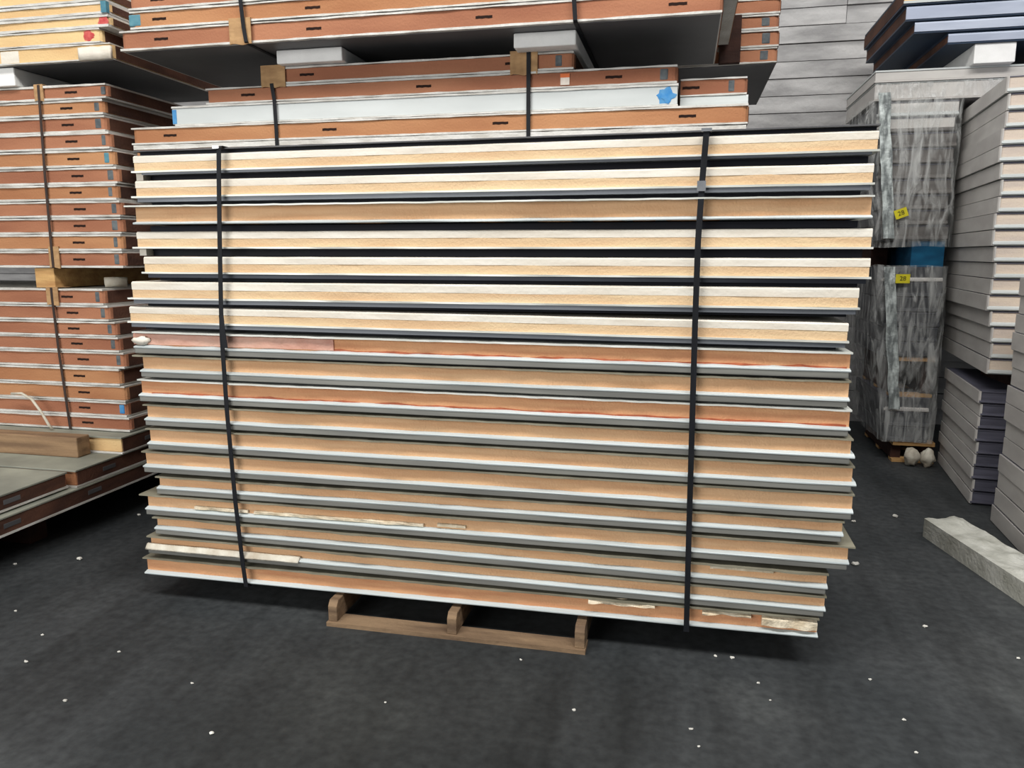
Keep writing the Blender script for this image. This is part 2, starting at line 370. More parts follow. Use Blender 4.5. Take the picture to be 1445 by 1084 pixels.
UPPER = {0, 1, 3, 4, 5, 6}
look = {0: 'cream-edged', 1: 'cream-edged', 2: 'tan-edged', 3: 'cream-edged', 4: 'cream-edged', 5: 'cream-edged', 6: 'cream-edged',
        7: 'pinkish film-covered', 8: 'tan-edged', 9: 'reddish-edged', 10: 'tan-edged', 11: 'tan-edged', 12: 'tan-edged',
        13: 'tan-edged', 14: 'tan-edged', 15: 'tan-edged', 16: 'tan-edged', 17: 'orange-edged'}
N = 18
for i in range(N):
    x0, x1 = XE[i]
    L = x1 - x0
    # heights at the two ends of this panel
    slope = (ZR[i] - ZL[i]) / 2.55
    ze = ZL[i] + slope * (x0 + 2.08)
    base = ze - (0.034 if i < N - 1 else 0.012)
    nxt = 0.103
    up = base + 0.1
    if i > 0:
        ps = (ZR[i-1] - ZL[i-1]) / 2.55
        up = ZL[i-1] - 0.034 + min(ps * (x0 + 2.08), ps * (x1 + 2.08) - slope * L)
    h = (up - base) - 0.001 if i > 0 else 0.098
    e = ze - base                      # height of the bottom edge inside the panel
    extra = {2: ', under a ragged lip', 7: ', left half pink', 17: ', resting on the pallet'}.get(i, '')
    t = thing('insulated_panel', f'{look[i]} insulated panel, {nth(i, N)} in the front strapped stack{extra}', 'panel',
              (x0, FY, base), 'panels of the front strapped stack', (0, -math.atan(slope), 0))
    sd = i * 7.3
    rough = lambda amp, fr, s: (lambda x, b: (amp * noise.noise(Vector((x * fr, b * 1.7, s))), amp * 0.5 * noise.noise(Vector((x * fr, b * 2.3, s + 9)))))
    if i in UPPER:
        top = h
        ft = e + 0.037
        if i == 0:
            top = e + 0.066
        MB().prism([(0.004, e + 0.003), (DEP, e + 0.003), (DEP, ft), (0.004, ft)], 0.004, L - 0.004, 60, rough(0.002, 9, sd)).build('foam_core', M['foam_cream'], t)
        MB().prism([(0.003, ft), (DEP, ft), (DEP, top), (0.010, top), (0.003, top - 0.006)], 0.002, L - 0.002, 60, rough(0.002, 6, sd + 3)).build('edge_strip', M['pale_strip'], t)
        MB().prism([(-0.008, e - 0.004), (DEP, e - 0.004), (DEP, e + 0.003), (-0.008, e + 0.003)], -0.004 - (0.01 if i % 2 else 0), L + 0.002, 40, rough(0.0015, 5, sd + 5)).build('bottom_skin', M['steel_edge'], t)
        # recessed metal rib under the panel
        if i in (1, 5, 6, 4):
            MB().box(0.012, L - 0.01, -0.003 if i != 4 else 0.012, DEP, 0.013, e - 0.004).build('rib', M['rib_grey'] if i != 4 else M['charcoal'], t)
            MB().box(0.04, L - 0.03, 0.05, DEP, 0.0, 0.014).build('groove', M['navy'], t)
        else:
            MB().box(0.04, L - 0.02, -0.002 if i == 0 else 0.05, DEP, 0.021, e - 0.004).build('rib', M['rib_grey'] if i == 0 else M['navy'], t)
            MB().box(0.04, L - 0.02, 0.055, DEP, 0.0, 0.022).build('groove', M['navy'], t)
            MB().box(0.004, 0.036, 0.012, 0.12, 0.001, e - 0.005).build('end_block', M['pale_strip'], t)
        if i == 0:
            MB().box(0.02, L - 0.006, 0.025, DEP, top, top + 0.014).build('cover_groove', M['navy'], t)
            MB().prism([(-0.002, top + 0.014), (DEP, top + 0.014), (DEP, top + 0.019), (-0.002, top + 0.019)], 0.01, L + 0.0, 40, rough(0.002, 4, sd + 8)).build('top_skin', M['skin_under'], t)
    else:
        fm = M['foam_orange'] if i in (7, 9, 17) else M['foam_tan']
        lip = e + 0.007
        rec = 0.006
        MB().prism([(rec, lip - 0.012), (DEP, lip - 0.012), (DEP, h - 0.005), (rec, h - 0.005)], 0.0, L, 90, rough(0.003, 11, sd)).build('foam_core', fm, t)
        # top skin: thin ragged sheet standing proud of the foam
        ov = 0.026 if i == 2 else 0.016
        def jag(x, b, s=sd, ov=ov):
            q = noise.noise(Vector((x * 3.5, s, 0))) + 0.6 * noise.noise(Vector((x * 14, s, 3)))
            if b in (0, 3):
                return (0.010 * q if q < 0.2 else 0.002, -0.003 * abs(noise.noise(Vector((x * 10, s, 6)))))
            return (0, 0)
        exl = 0.03 if i in (14, 8, 2) else 0.006
        exr = 0.02 if i == 14 else 0.003
        MB().prism([(-ov, h - 0.006), (DEP, h - 0.005), (DEP, h), (-ov, h)], -exl, L + exr, 110, jag).build('top_skin', M['steel_edge'] if i in (2, 7, 9) else M['steel_olive'], t)
        # bottom skin: rolled tongue with a sloping shoulder
        bo = 0.017
        z_lo = 0.006 if i < N - 1 else 0.0
        if i == 2: z_lo = zs_ = e - 0.010
        zs = e - 0.001
        prof = [(-bo + 0.001, zs - 0.004), (DEP, zs - 0.004), (DEP, lip), (rec - 0.002, lip), (-0.006, lip - 0.003), (-bo + 0.002, zs + 0.003), (-bo, zs)]
        if i < N - 1 and i != 2:
            MB().box(-0.004 if i in (13, 16) else 0.0, L - 0.004, -bo + 0.003, DEP, z_lo, zs - 0.004).build('tongue', M['tongue'], t, bevel=0.003)
        def lj(x, b, s=sd, i=i):
            a = 0.004 if i in (9, 7) else 0.0018
            return ((0, a * (noise.noise(Vector((x * 7, s, 1))) + 0.5 * noise.noise(Vector((x * 20, s, 2))))) if b in (3, 4) else
                    (0.0015 * noise.noise(Vector((x * 4, s, b))), 0))
        MB().prism(prof, -0.002, L + 0.002 + (0.01 if i in (10, 11) else 0), 110, lj).build('bottom_skin', M['shoulder'], t)
        if i < N - 1:
            MB().box(0.03, L - 0.03, 0.05 if i == 2 else 0.012, DEP, 0.0, z_lo).build('groove', M['navy'], t)
        if i in (7, 9):
            MB().prism([(rec - 0.004, lip - 0.002), (rec + 0.006, lip - 0.002), (rec + 0.006, lip + 0.006), (rec - 0.003, lip + 0.005)], 0.9 if i == 7 else 0.05, L - 0.01, 120,
                       lambda x, b, i=i: (0.002 * noise.noise(Vector((x * 20, b, i))), 0.006 * (noise.noise(Vector((x * 9, i, 0))) + 0.5 * noise.noise(Vector((x * 30, i, 2)))) - 0.001 if b > 1 else 0)).build('glue_line', M['glue'], t)
        if i == 7:
            MB().prism([(rec - 0.006, lip + 0.003), (rec + 0.001, lip + 0.003), (rec + 0.001, h - 0.008), (rec - 0.006, h - 0.012)], -0.012, 0.92, 60, rough(0.004, 12, 4.0)).build('plastic_film', M['pink_film'], t)
            MB().lump((0.03, -0.004, lip + 0.02), (0.045, 0.016, 0.02), 2.0).build('film_tuft', M['pale_strip'], t, smooth=True)
        if i == 14:
            for a, b, zz in ((0.24, 0.50, 0.046), (0.53, 1.30, 0.044), (1.36, 1.48, 0.05)):
                MB().prism([(-0.006, zz), (0.008, zz - 0.004), (0.008, zz + 0.013), (-0.006, zz + 0.011)], a, b, 24, rough(0.006, 16, a)).build('foam_residue', M['residue'], t)
        if i == 16:
            MB().prism([(-0.026, zs - 0.006), (-0.004, lip + 0.001), (-0.002, lip + 0.010), (-0.010, lip + 0.008), (-0.024, zs)], -0.01, 0.74, 50, rough(0.004, 13, 2.0)).build('film_scrap', M['pipe'], t, smooth=True)
        if i == 15:
            MB().prism([(-0.008, h - 0.018), (0.008, h - 0.024), (0.008, h - 0.008), (-0.008, h - 0.009)], L - 0.42, L - 0.19, 20, rough(0.006, 16, 5)).build('foam_residue', M['residue'], t)
        if i == 17:
            for a, b, lo_, hi_ in ((L - 0.20, L - 0.002, e + 0.016, e + 0.058), (L - 0.42, L - 0.24, e + 0.040, e + 0.060), (L - 0.86, L - 0.60, e + 0.046, e + 0.068)):
                MB().prism([(-0.016, lo_ + 0.006), (0.008, lo_), (0.008, hi_), (-0.014, hi_ - 0.006)], a, b, 26, rough(0.014, 16, a)).build('foam_residue', M['residue'], t)

# straps of the front stack
TOPZ = 1.972
BOTZ = 0.112
def ring(xs, yf, yb, zb, zt, off=0.0):
    """closed band: up the front (x wanders as given), over the top, down the back, under"""
    pts = []
    for x, z in xs: pts.append((x, yf, z))
    xt = xs[-1][0]; xb = xs[0][0]
    pts += [(xt, yf + 0.012, zt), (xt, yb - 0.01, zt), (xt, yb, zt - 0.01), ((xt + xb) / 2, yb, (zt + zb) / 2), (xb, yb, zb + 0.01), (xb, yb - 0.01, zb), (xb, yf + 0.012, zb), xs[0] and (xb, yf, xs[0][1])]
    return pts
s = thing('strap', 'black plastic strap round the left part of the front stack, with loose tail', 'strap', (-1.84, FY, BOTZ))
YS = FY - 0.029
def loc(pts, o): return [(a - o[0], b - o[1], c - o[2]) for a, b, c in pts]
fr = [(-1.826, BOTZ), (-1.836, 0.22), (-1.853, 0.5), (-1.866, 0.9), (-1.868, 1.2), (-1.862, 1.35), (-1.850, 1.6), (-1.836, 1.85), (-1.828, TOPZ - 0.004)]
MB().ribbon(loc(ring(fr, YS, FY + DEP + 0.03, BOTZ - 0.004, TOPZ + 0.003), (-1.84, FY, BOTZ)), (1, 0, 0), 0.019, 0.003).build('band', M['strap'], s)
MB().ribbon(loc([(-1.862, YS - 0.004, 1.30), (-1.855, YS - 0.010, 1.24), (-1.846, YS - 0.012, 1.165)], (-1.84, FY, BOTZ)), (1, 0, 0), 0.021, 0.003).build('loose_tail', M['strap'], s)
MB().box(-0.0125, 0.0145, -0.036, -0.020, 1.853, 1.863).build('strap_glint', M['strap_glint'], s)  # bright bar stands for the highlight where the strap bends over the top
s = thing('strap', 'black plastic strap round the right part of the front stack, with shiny seal', 'strap', (0.05, FY, BOTZ))
fr = [(0.058, BOTZ), (0.053, 0.5), (0.049, 0.9), (0.045, 1.3), (0.044, 1.6), (0.050, 1.8), (0.058, TOPZ - 0.003)]
MB().ribbon(loc(ring(fr, YS, FY + DEP + 0.03, BOTZ - 0.004, TOPZ + 0.004), (0.05, FY, BOTZ)), (1, 0, 0), 0.021, 0.003).build('band', M['strap'], s)
MB().box(-0.017, 0.013, -0.036, -0.028, 1.655, 1.69).build('seal', M['strap_glint'], s)
MB().box(-0.010, 0.026, -0.036, -0.016, 1.856, 1.867).build('strap_glint', M['strap_glint'], s)  # bright bar painted in as the highlight on the strap's top bend

# pallet
PX0, PX1, PY = -1.417, -0.329, 2.79
p = thing('pallet', 'wooden pallet carrying the front strapped stack', 'pallet', (PX0, PY, 0))
W = PX1 - PX0
for k, xx in enumerate((0.0, W / 2 - 0.02, W - 0.04)):
    MB().prism([(0.012, 0.018), (0.98, 0.018), (0.98, 0.108), (0.030, 0.108), (0.012, 0.085)], xx, xx + 0.04, 1).build('stringer', M['wood'], p, bevel=0.003)
for yy in (0.0, 0.46, 0.90):
    MB().prism([(yy, 0.0), (yy + 0.09, 0.0), (yy + 0.09, 0.018), (yy, 0.018)], -0.004, W + 0.004, 14,
               lambda x, b: (0.002 * noise.noise(Vector((x * 6, b, 2))), 0)).build('bottom_board', M['wood'], p)

# ------------------------------------------------------------------ brown foam panels of the rear row
def brown_core(L, D, z0, z1, rr=0.028, left=False):
    """plan outline with rounded front corners; right end at x = 0, front at y = 0"""
    pts = [(-L, rr if left else 0.0)]
    if left:
        pts = [(-L, rr), (-L + rr * 0.3, rr * 0.3), (-L + rr, 0.0)]
    pts += [(-rr, 0.0), (-rr * 0.5, rr * 0.13), (-rr * 0.13, rr * 0.5), (0.0, rr), (0.0, D), (-L, D)]
    return MB().poly(pts, z0, z1)

def brown_panel(label, x1, y, z, h, L, D, slots=(), patch=None, foam='foam_brown', group=None, sk=0.012, left=False, seed=0, gap_dark=False):
    t = thing('insulated_panel', label, 'panel', (x1, y, z), group)
    me = cached(('core', L, D, h, foam, left, sk), lambda: brown_core(L, D, sk, h - sk, left=left).mesh('foam_core', M[foam]))
    add('foam_core', me, t)
    add('shaded_end_plate', cached(('ef', D, h, sk), lambda: MB().box(-0.001, 0.002, 0.03, D - 0.004, sk + 0.001, h - sk - 0.001).mesh('shaded_end_plate', M['shaded_foam_end'])), t)  # dark plate: shade on the panel end put into its colour
    v = seed % 4
    def skin(zz0, zz1, s):
        def j(x, b):
            q = noise.noise(Vector((x * 5, s * 5.1, 0))) + 0.7 * noise.noise(Vector((x * 19, s, 4)))
            w = 0.004 * abs(noise.noise(Vector((x * 9, s, 7))))
            return ((0.004 * q, w if b == 0 else -w) if b in (0, 3) else (0, 0))
        return MB().prism([(-0.007, zz0), (D, zz0), (D, zz1), (-0.007, zz1)], -L, -0.004, 70, j)
    add('top_skin', cached(('ts', L, D, h, v, sk), lambda: skin(h - sk, h - 0.0005, v + 1.5).mesh('top_skin', M['skin_grey'])), t)
    add('bottom_skin', cached(('bs', L, D, v, sk), lambda: skin(0.0, sk, v + 7.5).mesh('bottom_skin', M['skin_grey'])), t)
    sm = cached('slot', lambda: MB().prism([(-0.0015, -0.006), (0.03, -0.006), (0.03, 0.006), (-0.0015, 0.006)], -0.04, 0.04, 10,
                lambda x, b: (0, (0.0022 * noise.noise(Vector((x * 60, b, 0)))) * (1 if abs(x) < 0.035 else 0.3))).mesh('slot', M['slot']))
    for sx in slots:
        add('slot', sm, t, (sx - x1, 0, h * 0.5))
    if patch:
        w, off, m = patch
        MB().box(-off - w, -off, -0.0025, 0.01, sk + 0.006, h - sk - 0.004).build('paint_patch', M[m], t, bevel=0.006)
    return t

def strap_front(name, label, pts_front, x, yf, yb, zt, zb, w=0.016, m='strap'):
    s = thing(name, label, 'strap', (x, yf, zb))
    pts = ring(pts_front, yf, yb, zb, zt)
    MB().ribbon(loc(pts, (x, yf, zb)), (1, 0, 0), w, 0.003).build('band', M[m], s)
    return s

def corner_card(label, x0, x1, yf, zt, drop, back, m='card', torn=False):
    o = thing('corner_protector', label, 'corner protector', (x0, yf, zt))
    w = x1 - x0
    MB().prism([(-0.010, -drop), (-0.004, -drop), (-0.004, 0.004), (-0.010, 0.004)], 0, w, 8,
               lambda x, b: (-0.006 * abs(noise.noise(Vector((x * 30, drop * 9, b)))), 0.008 * noise.noise(Vector((x * 20, b // 2, drop))) if b < 2 else 0)).build('front_flap', M[m], o)
    MB().box(0, w, -0.010, back, 0.002, 0.006).build('top_flap', M[m], o)
    return o

BY = 3.9
DB = 0.95
# left stack, upper bundle of eleven and lower bundle of nine
zc1 = [2.449, 2.366, 2.278, 2.181, 2.088, 1.990, 1.899, 1.807, 1.711, 1.617, 1.519]
xe1 = [-3.176, -3.207, -3.207, -3.18, -3.17, -3.155, -3.165, -3.15, -3.155, -3.158, -3.160]
sl1 = [-3.41, -3.453, -3.458, -3.436, -3.437, -3.424, -3.439, -3.425, -3.44, -3.45, -3.461]
zc2 = [1.300, 1.203, 1.114, 1.021, 0.930, 0.827, 0.726, 0.629, 0.541]
xe2 = [-3.315, -3.291, -3.247, -3.237, -3.212, -3.246, -3.221, -3.225, -3.205]
sl2 = [-3.569, -3.545, -3.54, -3.531, -3.501, -3.532, -3.513, -3.523, -3.503]
def stack_levels(zc):
    mids = [zc[0] + (zc[0] - zc[1]) / 2] + [(a + b) / 2 for a, b in zip(zc[:-1], zc[1:])] + [zc[-1] - (zc[-2] - zc[-1]) / 2]
    return mids
lv1 = stack_levels(zc1); lv2 = stack_levels(zc2)
pt1 = ['patch', 'patch', 'patch', 'patch', 'teal_paint', 'patch', 'patch', 'patch', 'patch', 'patch', 'patch']
for i in range(11):
    brown_panel(f'brown foam panel with slot, {nth(i, 11)} in the upper left bundle', xe1[i], BY + 0.004 * (i % 3), round(lv1[i + 1], 3), round(lv1[i] - lv1[i + 1] - 0.0005, 4), 3.0, 1.15,
                (sl1[i], sl1[i] - 0.9), (0.028 + 0.006 * (i % 3), 0.03 if i else 0.012, pt1[i]), 'foam_amber' if i in (1, 4, 6, 9) else 'foam_brown',
                'panels of the upper left bundle', 0.0135, seed=i)
for i in range(9):
    brown_panel(f'brown foam panel, {nth(i, 9)} in the lower left bundle', xe2[i], BY + 0.004 * ((i + 1) % 3), round(lv2[i + 1], 3), round(lv2[i] - lv2[i + 1] - 0.0005, 4), 3.0, 1.15,
                (sl2[i], sl2[i] - 0.9), ((0.03, 0.03, 'patch') if i < 5 else ((0.035, 0.02, 'blue_paint') if i == 7 else None)), 'foam_amber' if i in (5, 6) else 'foam_brown',
                'panels of the lower left bundle', 0.0125, seed=i + 2)
ZT1, ZB1, ZT2, ZB2 = lv1[0], lv1[-1], lv2[0], lv2[-1]
strap_front('strap', 'dull strap down the upper left bundle', [(-3.63, ZB1 + 0.002), (-3.63, 1.63), (-3.626, 1.99), (-3.614, 2.38), (-3.612, ZT1 + 0.004)], -3.63, BY - 0.012, BY + 1.18, ZT1 + 0.006, ZB1 - 0.003, 0.016, 'strap_brown')
strap_front('strap', 'dull strap down the lower left bundle', [(-3.622, ZB2 + 0.002), (-3.649, 0.957), (-3.66, 1.295), (-3.66, ZT2 + 0.004)], -3.66, BY - 0.012, BY + 1.18, ZT2 + 0.006, ZB2 - 0.002, 0.016, 'strap_brown')
corner_card('torn cardboard corner guard on top of the upper left bundle', -3.645, -3.585, BY, ZT1 + 0.002, 0.085, 0.10)
o = corner_card('cardboard corner guard at the foot of the upper left bundle', -3.655, -3.585, BY, ZB1 + 0.118, 0.118, 0.0)
corner_card('cardboard corner guard on top of the lower left bundle', -3.70, -3.618, BY, ZT2 + 0.002, 0.10, 0.10)
# spacer timbers between the two bundles
for x0, lab in ((-3.785, 'square timber spacer between the two left bundles, end grain showing'), (-5.6, 'far square timber spacer between the two left bundles')):
    t = thing('timber_spacer', lab, 'timber', (x0, BY + 0.01, ZT2 + 0.003))
    hh = ZB1 - ZT2 - 0.006
    if x0 > -4:
        MB().box(0, 0.135, 0, 1.1, 0, hh).build('beam', M['wood_y'], t, bevel=0.004)
    else:
        MB().box(0, 0.135, 0, 1.1, 0, hh).build('beam', M['wood_grey'], t, bevel=0.004)
tag(MB().tube([(-3.40, 4.02, ZT2 + 0.034), (-3.36, 4.05, ZT2 + 0.036), (-3.30, 4.09, ZT2 + 0.034)], 0.03, 9).build('film_roll', M['pipe'], smooth=True),
    'off-white scrap roll lying in the gap between the left bundles', 'roll')

# base of the left pile: low panels that reach forward, a timber, a dunnage rest
def flat_panel(label, x0, x1, y0, y1, z0, z1, foam, group='low panels under the left pile', endm='shaded_foam_end'):
    t = thing('insulated_panel', label, 'panel', (x1, y0, z0), group)
    h = z1 - z0 - 0.0005; L = x1 - x0; D = y1 - y0; sk = 0.010
    MB().box(-L, -0.004, 0.004, D, sk, h - sk).build('foam_core', M[foam], t, bevel=0.006)
    MB().box(-0.006, 0.0, 0.012, D - 0.012, sk + 0.002, h - sk - 0.002).build('shaded_end_plate', M[endm], t)
    MB().prism([(-0.004, h - sk), (D, h - sk), (D, h), (-0.004, h)], -L, 0.004, 30).build('top_skin', M['grey_top'], t, bevel=0.002)
    MB().prism([(-0.004, 0), (D, 0), (D, sk), (-0.004, sk)], -L, 0.004, 30).build('bottom_skin', M['skin_grey'], t)
    for yy in (0.25, 0.85, 1.4):
        if yy < D - 0.1:
            MB().box(-0.001, 0.0025, yy - 0.05, yy + 0.05, h / 2 - 0.012, h / 2 + 0.012).build('slot', M['skin_under'], t, bevel=0.004)
    return t
flat_panel('tan-fronted panel sticking out under the lower left bundle', -6.1, -3.178, 3.78, 4.95, 0.392, ZB2 - 0.0045, 'foam_yellow')
flat_panel('grey-topped low panel with timber on it, left pile', -6.1, -3.19, 3.43, 4.75, 0.292, 0.391, 'foam_amber')
flat_panel('low panel nearest the camera at the left edge', -6.1, -3.225, 2.20, 3.405, 0.300, 0.388, 'foam_brown')
flat_panel('lowest panel of the left pile, long dark side', -6.1, -3.185, 2.15, 4.85, 0.194, 0.290, 'foam_brown')
for yy, lab in ((2.45, 'front'), (3.3, 'middle'), (4.5, 'rear')):
    t = thing('dunnage_beam', f'{lab} dark timber bearer in the shadow under the left pile', 'timber', (-3.4, yy, 0))
    MB().box(-2.6, 0.0, 0, 0.12, 0, 0.097).build('beam', M['wood_dark'], t, bevel=0.005)
    MB().box(-2.6, -0.03, 0.01, 0.11, 0.097, 0.193).build('cap_beam', M['wood_dark'], t, bevel=0.005)
t = thing('timber', 'weathered timber lying on the grey-topped low panel, left edge', 'timber', (-3.368, 3.652, 0.391))
MB().prism([(0, 0), (0.10, 0), (0.10, 0.118), (0, 0.118)], -1.6, 0, 20, lambda x, b: (0.002 * noise.noise(Vector((x * 3, b, 0))), 0)).build('beam', M['wood_grey'], t, bevel=0.006)
tag(MB().tube([(-3.98, 3.845, 0.71), (-3.90, 3.84, 0.715), (-3.83, 3.84, 0.68), (-3.77, 3.84, 0.60), (-3.73, 3.84, 0.53), (-3.715, 3.85, 0.5)], 0.008, 7).build('cable', M['cable'], smooth=True),
    'off-white cable looping down the lower left bundle', 'cable')

# middle rear bundle (strapped, just above the front stack)
G = 'panels of the strapped middle bundle'
brown_panel('short topmost brown panel of the middle bundle, under white blocks', -0.555, BY, 2.432, 0.086, 1.62, DB, (-1.963, -0.859), (0.035, 0.06, 'patch'), 'foam_brown', G, 0.011, True, 1)
brown_panel('second brown panel of the middle bundle, stickered', -0.062, BY, 2.346, 0.085, 2.497, DB, (-2.309, -1.323, -0.364), (0.04, 0.045, 'patch'), 'foam_brown', G, 0.011, True, 2)
t = thing('insulated_panel', 'white-faced panel in the middle bundle with blue paint mark', 'panel', (-0.058, BY, 2.243), G)
MB().box(-2.717, -0.003, 0.0, DB, 0.008, 0.0925).build('foam_core', M['white_sheet'], t, bevel=0.003)
MB().prism([(-0.005, 0.0), (DB, 0.0), (DB, 0.008), (-0.005, 0.008)], -2.7, 0, 60, lambda x, b: (0, 0.002 * noise.noise(Vector((x * 9, 0, b)))) if b in (0, 3) else (0, 0)).build('bottom_skin', M['skin_grey'], t)
MB().prism([(-0.005, 0.0925), (DB, 0.0925), (DB, 0.1025), (-0.005, 0.1025)], -2.717, 0, 60, lambda x, b: (0, 0.002 * noise.noise(Vector((x * 8, 3, b)))) if b in (0, 3) else (0, 0)).build('top_skin', M['skin_grey'], t)
MB().lump((-0.055, 0.0, 0.045), (0.040, 0.003, 0.034), 1.3, 16, 9, 0.7).build('blue_mark', M['blue_paint'], t)
MB().box(-2.715, -2.69, -0.002, 0.01, 0.012, 0.085).build('blue_mark', M['blue_paint'], t)
brown_panel('fourth panel of the middle bundle, the longest', 0.268, BY, 2.149, 0.0935, 3.305, DB, (-2.797, -1.847, -0.924, -0.012), None, 'foam_amber', G, 0.011, True, 3)
brown_panel('bottom panel of the middle bundle, mostly hidden by the front stack', 0.262, BY, 2.056, 0.092, 3.29, DB, (), None, 'foam_amber', G, 0.026, True, 0)
brown_panel('short dark brown panel end right of the middle bundle', 0.262, BY + 0.07, 2.243 + 0.0525, 0.082, 0.312, 0.86, (0.0,), (0.03, 0.06, 'patch'), 'foam_brown', G, 0.009, False, 2)
t = thing('insulated_panel', 'short white-edged sheet right of the middle bundle', 'panel', (0.266, BY + 0.06, 2.243), G)
MB().prism([(0.0, 0.0), (0.86, 0.0), (0.86, 0.052), (0.012, 0.052), (0.004, 0.045), (0.0, 0.02)], -0.315, 0, 8).build('sheet', M['white_sheet'], t)
# sticker on the second panel
t = thing('paper_sticker', 'small white and orange sticker on the second panel of the middle bundle', 'sticker', (-0.60, BY - 0.003, 2.362))
MB().box(-0.022, 0.022, -0.001, 0.001, 0.0, 0.034).build('paper', M['paper'], t)
MB().box(-0.023, 0.023, -0.0014, 0.001, 0.034, 0.052).build('orange_band', M['orange_paint'], t)
# straps and corner guards
ZMT = 2.518
strap_front('strap', 'black strap round the left part of the middle bundle', [(-2.147, 2.058), (-2.147, 2.2), (-2.15, 2.35), (-2.162, 2.436)], -2.147, BY - 0.012, BY + DB + 0.02, 2.444, 2.052, 0.02)
strap_front('strap', 'black strap round the right part of the middle bundle', [(-0.779, 2.058), (-0.779, 2.3), (-0.779, 2.52)], -0.779, BY - 0.014, BY + DB + 0.02, 2.526, 2.052, 0.02)
corner_card('cardboard corner guard on the left strap of the middle bundle', -2.222, -2.082, BY, 2.523, 0.105, 0.08)
corner_card('cardboard corner guard on the right strap of the middle bundle', -0.872, -0.735, BY, 2.523, 0.105, 0.08)
# support frame behind the front stack
t = thing('trestle', 'timber trestle under the middle bundle, behind the front stack', 'trestle', (-1.4, BY + 0.1, 0))
for xx in (-1.45, -0.05, 1.35):
    for yy in (0.0, 0.68):
        MB().box(xx, xx + 0.1, yy, yy + 0.1, 0, 1.945).build('post', M['wood_dark'], t)
for yy in (0.0, 0.68):
    MB().box(-1.55, 1.55, yy, yy + 0.1, 1.945, 2.055).build('beam', M['wood_dark'], t)

# white foam blocks carrying the upper bundle
CZ = 2.590
for x0, x1, z0, lab in ((-2.10, -1.735, 2.520, 'white foam block on the left of the middle bundle top'), (-0.835, -0.535, 2.520, 'white foam block on the right of the middle bundle top')):
    t = thing('foam_block', lab, 'foam block', (x0, 3.84 if x0 < -1 else 3.80, z0))
    MB().prism([(0, 0), (0.8, 0), (0.8, CZ - z0 - 0.003), (0, CZ - z0 - 0.003)], 0, x1 - x0, 8, lambda x, b: (0.003 * noise.noise(Vector((x * 9, b, 3))), 0)).build('block', M['block_white'], t, bevel=0.006)

# upper bundle
G = 'panels of the upper middle bundle'
CY = 3.7
cz = [CZ, CZ + 0.100, CZ + 0.191, CZ + 0.283, CZ + 0.375]
ce = [0.125, 0.196, 0.196, 0.19]
clab = ['bottom', 'second from the bottom', 'third from the bottom', 'uppermost visible']
for i in range(4):
    tp = brown_panel(f'long brown foam panel, {clab[i]} of the upper middle bundle', ce[i], CY - 0.004 * i, cz[i] , cz[i+1] - cz[i] - 0.001, 3.03, DB,
                ([-2.666, -1.815, -0.954, -0.07] if i < 3 else ()), ((0.07, 2.98 - 0.01, 'teal_paint') if i == 1 else None),
                'foam_amber' if i == 1 else 'foam_brown', G, 0.0115, True, i + 1)
    if i == 0:
        MB().box(-3.02, -0.01, 0.02, DB - 0.02, -0.0015, 0.002).build('bottom_sheet', M['skin_under'], tp)
strap_front('strap', 'black strap on the left of the upper middle bundle', [(-2.17, CZ + 0.002), (-2.18, 2.66), (-2.19, 2.8), (-2.195, cz[4] + 0.002)], -2.18, CY - 0.026, CY + DB + 0.02, cz[4] + 0.006, CZ - 0.005, 0.02)
strap_front('strap', 'black strap on the right of the upper middle bundle', [(-0.522, CZ + 0.002), (-0.53, 2.7), (-0.535, cz[4] + 0.002)], -0.527, CY - 0.026, CY + DB + 0.02, cz[4] + 0.006, CZ - 0.005, 0.02)
o = corner_card('crumpled cardboard corner guard under the left strap of the upper bundle', -2.265, -2.145, CY - 0.008, CZ + 0.112, 0.118, 0.0)
# rear bundle seen past the right end
G = 'panels of the rear upper bundle'
z2 = [2.598, 2.683, 2.775, 2.855, 2.94]
for i in range(4):
    tp = brown_panel(f'brown panel end, {clab[i]} of the rear upper bundle', 0.462 + 0.006 * (i % 2), 4.72, z2[i], z2[i+1] - z2[i] - 0.001, 2.4, 1.25,
                (), (0.045, 0.05, 'patch') if i != 3 else None, 'foam_brown', G, 0.011, False, i)
    if i == 0:
        MB().box(-2.39, -0.007, 0.02, 1.23, -0.0035, 0.002).build('bottom_sheet', M['skin_under'], tp)
t = thing('shaded_panel_side', 'shaded brown panel side between the two upper bundles', 'board', (0.165, 4.668, 2.598))
MB().box(-0.02, 0.095, 0, 0.045, 0.0, 0.25).build('board', M['wood_dark'], t, bevel=0.004)  # panel side in shade, its darkness put into the timber colour
t = thing('trestle', 'timber trestle carrying the rear upper bundle', 'trestle', (-1.9, 5.0, 0))
for xx in (0.0, 1.7):
    for yy in (0.0, 0.7):
        MB().box(xx, xx + 0.1, yy, yy + 0.1, 0, 2.49).build('post', M['wood_dark'], t)
for yy in (0.0, 0.7):
    MB().box(-0.02, 1.82, yy, yy + 0.1, 2.49, 2.594).build('beam', M['wood_dark'], t)

